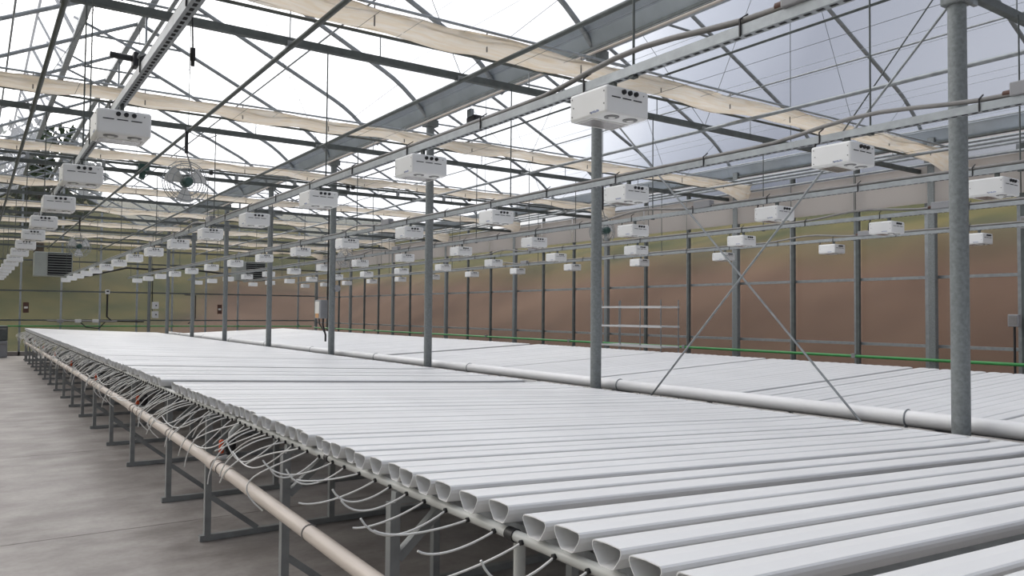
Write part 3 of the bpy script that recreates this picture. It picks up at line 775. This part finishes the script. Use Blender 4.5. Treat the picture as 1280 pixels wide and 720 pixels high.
# ---------------------------------------------------------------- cross bracing between the first two posts
for (ya, za, yb, zb_, lab) in ((YP+.08, .10, YP+S-.06, 3.70, 'thin steel brace rod rising away from the nearest post'), (YP+S-.08, .10, YP+.06, 3.70, 'thin steel brace rod rising towards the nearest post')):
    dx = .045 if 'away' in lab else -.03
    t = thing('brace_rod', lab, 'brace', (XP+.06+dx, (ya+yb)/2, 1.9))
    yc = (ya+yb)/2
    MB().tube([(0, ya-yc, za-1.9), (0, yb-yc, zb_-1.9)], .009, 8).build('rod', 'galv', t)
    MB().tube([(0, ya-yc, za-1.9), (-.06-dx, ya-yc, za-1.9)], .012, 6).build('end_pin', 'galv', t)
    MB().tube([(0, yb-yc, zb_-1.9), (-.06-dx, yb-yc, zb_-1.9)], .012, 6).build('end_pin', 'galv', t)
o = MB().tube([(8.63, 3.62, 6.0), (8.63, 5.52, 3.8)], .009, 6).build('sway_brace', 'galv_dark'); tag(o, 'dark diagonal sway brace rod under the right bay roof', 'brace')
# ---------------------------------------------------------------- circulation fans
def fan(x, y, z, lab, r=.26):
    t = thing('circulation_fan', lab, 'fan', (x, y, z), 'basket fans')
    g = MB()
    for yy, rr in ((-.09, .62), (-.10, .32), (0, 1.0), (-.07, .85), (.09, .62), (.07, .85)): g.ring((0, yy, 0), (0,1,0), r*rr, .005, 28, 4)
    for k in range(14):
        a = 2*math.pi*k/14; c, s_ = math.cos(a), math.sin(a)
        g.tube([(c*.06, -.11, s_*.06), (c*r*.7, -.095, s_*r*.7), (c*r, 0, s_*r), (c*r*.7, .095, s_*r*.7), (c*.06, .11, s_*.06)], .0025, 4)
    g.build('guard', 'galv', t)
    MB().tube([(0, -.03, 0), (0, -.15, 0), (0, -.17, 0)], [.062, .058, .04], 16).build('motor', 'motor', t)
    for k in range(3):
        a = 2*math.pi*k/3+.5; vs = []
        for i in range(6):
            u = i/5; rr = .05+u*(r-.075)
            for j, dw in enumerate((-.5, -.2, .2, .5)):
                aa = a+dw*(1.05-.15*u)
                vs.append((math.cos(aa)*rr, .02+dw*.07, math.sin(aa)*rr))
        n = len(vs); vs += [(p[0], p[1]+.004, p[2]) for p in vs]
        fs = []
        for i in range(5):
            for j in range(3):
                q = (i*4+j, i*4+j+1, (i+1)*4+j+1, (i+1)*4+j); fs += [q, tuple(n+e for e in q[::-1])]
        MB().poly(vs, fs, True).build('blade', 'fan_white', t)
    h = ZC-z-.03
    MB().bar((0, 0, r*.98+.1), (0, 0, h), .035).build('hanger_post', 'black', t)
    MB().tube([(0, 0, r+.12), (.06, -.03, r*.6), (.05, -.10, .06)], .009, 6).build('hanger_arm', 'conduit', t)
    MB().tube([(0, 0, h), (.10, 0, h-.05), (.25, 0, h-.07), (.35, 0, h-.02)], .006, 5).build('fan_cable', 'black', t)
fan(2.05, YP+2*S, 3.12, 'basket fan hanging in the left bay, nearer of two')
fan(2.0, YP+5*S, 3.08, 'basket fan hanging in the left bay, farther of two')
fan(8.62, YP+2*S, 2.98, 'basket fan hanging in the right bay, nearer of two')
fan(8.62, YP+5*S, 3.10, 'basket fan hanging in the right bay, farther of two')

# ---------------------------------------------------------------- unit heaters near the end wall
def heater(x0, x1, y, z0, z1, lab):
    cx = (x0+x1)/2; w = x1-x0; h = z1-z0
    t = thing('unit_heater', lab, 'heater', (cx, y, z0), 'unit heaters')
    MB().box((-.17, .35, h/2), (w+.34, .7, h), .02).build('cabinet', 'heater', t)
    fr = MB().box((0, -.012, h/2), (w*.92, .03, h*.94)).build('outlet', 'slot', t)
    for k in range(9):
        z = h*.08+k*h*.84/8
        vs = [(-w*.45, -.06, z-.012), (w*.45, -.06, z-.012), (w*.45, -.0, z+.012), (-w*.45, -.0, z+.012)]
        vs += [(a, b, c+.008) for a, b, c in vs]
        MB().poly(vs, [(3,2,1,0),(4,5,6,7),(0,1,5,4),(1,2,6,5),(2,3,7,6),(3,0,4,7)]).build('louver', 'heater', t)
    for sx in (-1, 1): MB().tube([(sx*w*.4, .3, h), (sx*w*.4, .3, ZC-z0)], .009, 6).build('hanger_rod', 'galv_dark', t)
heater(1.88, 2.60, 28.9, 2.66, 3.43, 'grey louvred unit heater hanging near the left end of the far wall')
heater(8.30, 9.05, 29.6, 2.73, 3.44, 'dark louvred unit heater hanging near the right end of the far wall')

# ---------------------------------------------------------------- curtain drive at the fourth truss, vent drive at the ridge
y3 = YP+3*S+.0
t = thing('curtain_drive', 'curtain drive shaft with dark gear motor and couplings under the roof', 'drive', (XP, y3-.11, 3.88))
MB().tube([(XL-XP+.2, 0, 0), (11.4-XP, 0, 0)], .022, 8).build('drive_shaft', 'galv_dark', t)
MB().box((2.15-XP, -.02, .0), (.16, .2, .2), .03).build('gear_motor', 'motor', t)
MB().tube([(2.15-XP, -.02, -.1), (2.12-XP, -.03, -.22)], .045, 10).build('motor_can', 'motor', t)
for xx in (.20, .30, -2.2, 2.8): MB().tube([(xx, 0, 0), (xx+.05, 0, 0)], .042, 10).build('coupling', 'black', t)
for k in range(12): MB().box((XL-XP+.8+k, 0, -.03), (.05, .05, .09)).build('shaft_bearing', 'galv', t)
t = thing('vent_drive', 'vent drive shaft with black motor below the left ridge', 'drive', (2.07, 13.6, 5.62))
MB().tube([(0, Y0-13.6, 0), (0, YE-13.8, 0)], .03, 8).build('drive_shaft', 'galv', t)
MB().box((.02, .1, -.02), (.2, .26, .24), .03).build('gear_motor', 'black', t)
MB().tube([(-.02, .1, 0), (-.4, .12, .02)], .05, 10).build('motor_can', 'black', t)
for k in range(12): 
    yk = Y0-13.6+1.2+k*2.75
    MB().bar((0, yk, 0), (0, yk, .5), .03).build('shaft_hanger', 'galv', t)
    MB().bar((.05, yk+.3, -.04), (-.95, yk+.3, .35), .025, .035).build('rack_arm', 'galv', t)
t = thing('gutter_motor', 'dark curtain motor box fixed below the valley gutter', 'motor', (5.58, 9.0, 4.2))
MB().box((0, 0, 0), (.22, .22, .14), .03).build('motor_housing', 'black', t)
MB().tube([(-.02, -3.2, -.08), (-.02, 3.2, -.08)], .014, 6).build('drive_shaft', 'galv_dark', t)
MB().box((-.1, 0, .1), (.05, .1, .1)).build('motor_bracket', 'galv', t)
# twin steel lines under the valley gutter
for dx, z, lab in ((.32, 4.16, 'upper dark steel line beside the valley gutter'), (.46, 4.06, 'lower dark steel line beside the valley gutter')):
    t = thing('service_line', lab, 'pipe', (XP+dx, 13.5, z))
    MB().tube([(0, Y0-13.5, 0), (0, YE-13.7, 0)], .017 if dx < .4 else .012, 7).build('line', 'galv_dark', t)
    for y in TR_Y[1:9]: MB().bar((0, y-13.5+.15, 0), (-dx+.05, y-13.5+.15, 4.33-z), .02).build('line_bracket', 'galv', t)

# ---------------------------------------------------------------- boxes, signs and pipes on posts and walls
t = thing('control_box', 'grey electrical enclosure with orange label on the fourth post', 'control box', (XP-.04, YP+3*S+.10, 1.47))
yb_ = .18
MB().box((-.05, yb_, .17), (.14, .28, .34), .012).build('enclosure', 'jbox', t)
MB().box((-.123, yb_+.02, .20), (.004, .20, .22)).build('door_label', 'label', t)
MB().box((-.124, yb_+.02, .05), (.004, .16, .08)).build('warning_label', 'orange', t)
MB().tube([(-.03, yb_-.05, 0), (-.03, yb_-.04, -.12), (.0, yb_-.1, -.3), (.0, yb_-.1, -.42)], .018, 7).build('cable', 'black', t)
MB().tube([(-.06, yb_+.08, 0), (-.06, yb_+.06, -.1), (-.02, yb_-.08, -.24)], .012, 6).build('cable', 'black', t)
MB().tube([(.03, yb_-.10, .34), (.03, yb_-.10, 2.2)], .014, 8).build('riser_conduit', 'black', t)
t = thing('sensor_head', 'small round grey sensor on the fourth post', 'sensor', (XP+.08, YP+3*S-.02, 2.02))
MB().tube([(0, -.05, 0), (0, .05, 0)], .06, 14).build('housing', 'jbox', t); MB().box((-.04, 0, 0), (.06, .04, .04)).build('mount', 'galv', t)
for z, lab in ((1.78, 'small white switch box on the end post, upper of two'), (1.44, 'small white switch box on the end post, lower of two')):
    t = thing('switch_box', lab, 'switch box', (5.57, YE-.24, z))
    MB().box((0, 0, 0), (.22, .12, .26), .01).build('box', 'whitebox', t); MB().box((.02, -.065, 0), (.05, .02, .05)).build('switch_knob', 'black', t)
    MB().tube([(-.06, .03, .1), (-.10, .06, .2), (-.10, .06, 1.4)], .016, 6).build('conduit', 'black', t)
for x, lab in ((1.48, 'small brown warning sign on the left of the far wall'), (7.92, 'small brown warning sign on the right of the far wall')):
    t = thing('warning_sign', lab, 'sign', (x, YE-.11, 1.66))
    MB().box((0, 0, 0), (.17, .02, .36)).build('plate', 'brown', t); MB().box((0, -.012, .0), (.11, .004, .07)).build('paper_strip', 'label', t)
def wall_pipe(name, mat, pts, r, lab, clamps, cat='pipe'):
    t = thing(name, lab, cat, pts[0])
    MB().tube([Vector(p)-Vector(pts[0]) for p in pts], r, 8).build('pipe', mat, t)
    for c in clamps: MB().box(Vector(c)-Vector(pts[0]), (.07, .07, .07)).build('pipe_clamp', 'galv', t)
wall_pipe('green_pipe', 'green', [(XW-.21, Y0, .955), (XW-.21, YE-.25, .94)], .024, 'bright green pipe running low along the right wall', [(XW-.20, y, .955) for y in colY[1:-1:3]])
wall_pipe('green_pipe', 'green', [(XL+.1, YE-.2, 1.03), (XW-.3, YE-.2, .99)], .024, 'green pipe running low along the far end wall', [(x, YE-.16, 1.02) for x in ecol[1:-1:2]])
wall_pipe('black_conduit', 'black', [(3.2, YE-.16, 2.78), (4.6, YE-.16, 3.15), (5.35, YE-.16, 3.12), (6.4, YE-.16, 3.2), (8.2, YE-.16, 3.05)], .035, 'black cable bundle sagging across the far wall', [], 'cable')
wall_pipe('black_conduit', 'black', [(3.97, YE-.2, 2.2), (3.97, YE-.2, 1.35), (4.15, YE-.2, 1.2), (5.2, YE-.2, 1.18)], .03, 'black hose drop on the far wall left of the end post', [], 'hose')
t = thing('hose_timer', 'pale valve timer box above the black hose on the far wall', 'timer', (3.97, YE-.22, 2.25))
MB().box((0, 0, 0), (.14, .1, .16), .01).build('housing', 'whitebox', t); MB().box((0, -.055, .02), (.08, .01, .05)).build('display', 'slot', t)
wall_pipe('black_conduit', 'black', [(6.6, YE-.2, 2.2), (7.0, YE-.2, 2.18), (7.0, YE-.2, 1.3), (6.75, YE-.2, 1.1)], .022, 'thin black hose hanging right of the end post', [], 'hose')
# tap cluster on the end wall low pipe
t = thing('tap_cluster', 'cluster of pale taps and hoses low on the far wall', 'taps', (3.4, YE-.25, 1.18))
MB().tube([(-1.3, 0, .03), (.9, 0, .0)], .03, 8).build('header', 'conduit', t)
for xx in (-.9, -.35, .2): MB().box((xx, -.04, .02), (.2, .09, .12), .01).build('valve', 'whitebox' if xx > -.5 else 'jbox', t)
MB().tube([(-.3, -.05, 0), (-.1, -.08, -.2), (.3, -.06, -.25), (.5, -.05, -.02)], .02, 6).build('hose', 'black', t)
# grey boxes on the right wall
for y, z, lab in ((4.92, 1.55, 'grey outlet box on the right wall beside the nearest post'), (4.75, 2.88, 'small grey box high on the right wall')):
    t = thing('outlet_box', lab, 'outlet', (XW-.2, y, z)); MB().box((0, 0, 0), (.09, .14, .17), .01).build('box', 'jbox', t)
    MB().tube([(0, 0, -.08), (0, 0, -z+.2 if z < 2 else -.6)], .016, 7).build('conduit', 'black', t); MB().box((-.048, 0, 0), (.008, .1, .12)).build('cover', 'conduit', t)
# pale wire shelf rack standing behind the far bench
t = thing('shelf_rack', 'pale open wire shelf rack standing behind the far bench', 'rack', (10.2, 10.9, 0))
for yy in (-.8, -.27, .27, .8):
    for xx in (0, .45):
        if abs(yy) > .5 or xx == 0: MB().tube([(xx, yy, 0), (xx, yy, 1.86)], .011, 6).build('upright', 'galv', t)
for z in (.35, 1.0, 1.37, 1.73):
    s_ = MB().bar((0, -.82, z), (0, .82, z), .02, .035).bar((.45, -.82, z), (.45, .82, z), .02, .035).bar((0, -.81, z), (.45, -.81, z), .02).bar((0, .81, z), (.45, .81, z), .02).build('shelf', 'whitebox', t)
    for k in range(5): MB().tube([(.08+k*.075, -.81, z+.01), (.08+k*.075, .81, z+.01)], .004, 4).build('shelf_wire', 'rail', s_)
# pull cords
for x, y, zt, lab in ((.62, 2.94, 2.64, 'black pendant cord with plug hanging from the leftmost rail'),):
    t = thing('pendant_plug', lab, 'cord', (x, y, zt))
    MB().tube([(0, 0, 0), (.004, 0, -.12)], .003, 6).build('cord', 'black', t); MB().tube([(.004, 0, -.11), (.004, 0, -.155), (.004, 0, -.156), (.004, 0, -.175)], [.009, .010, .007, .007], 8).build('plug', 'black', t)
for k, (x, y) in enumerate(((.62, 6.0), (3.1, 13.3), (6.9, 9.6), (9.4, 9.6))):
    o = MB().tube([(0, 0, 0), (0, 0, -1.1)], .005, 5).build('drop_cable', 'galv_dark', None, (x, y, 3.8)); tag(o, 'thin vertical drop cable hanging from the truss, %s from the left' % ORD[k], 'cable')
# dim crates in the far left corner
for k, (x, z, w, h, mt) in enumerate(((.55, 0, .8, .55, 'jbox'), (.6, .55, .7, .5, 'galv_dark'))):
    t = thing('storage_crate', 'dark storage crate in the far left corner, %s of two' % ('lower', 'upper')[k], 'crate', (x, 31.1, z))
    MB().box((0, 0, h/2), (w, .6, h-.01), .02).build('shell', mt, t); MB().box((0, -.305, h*.8), (w*.9, .02, .04)).build('rim', 'conduit', t)
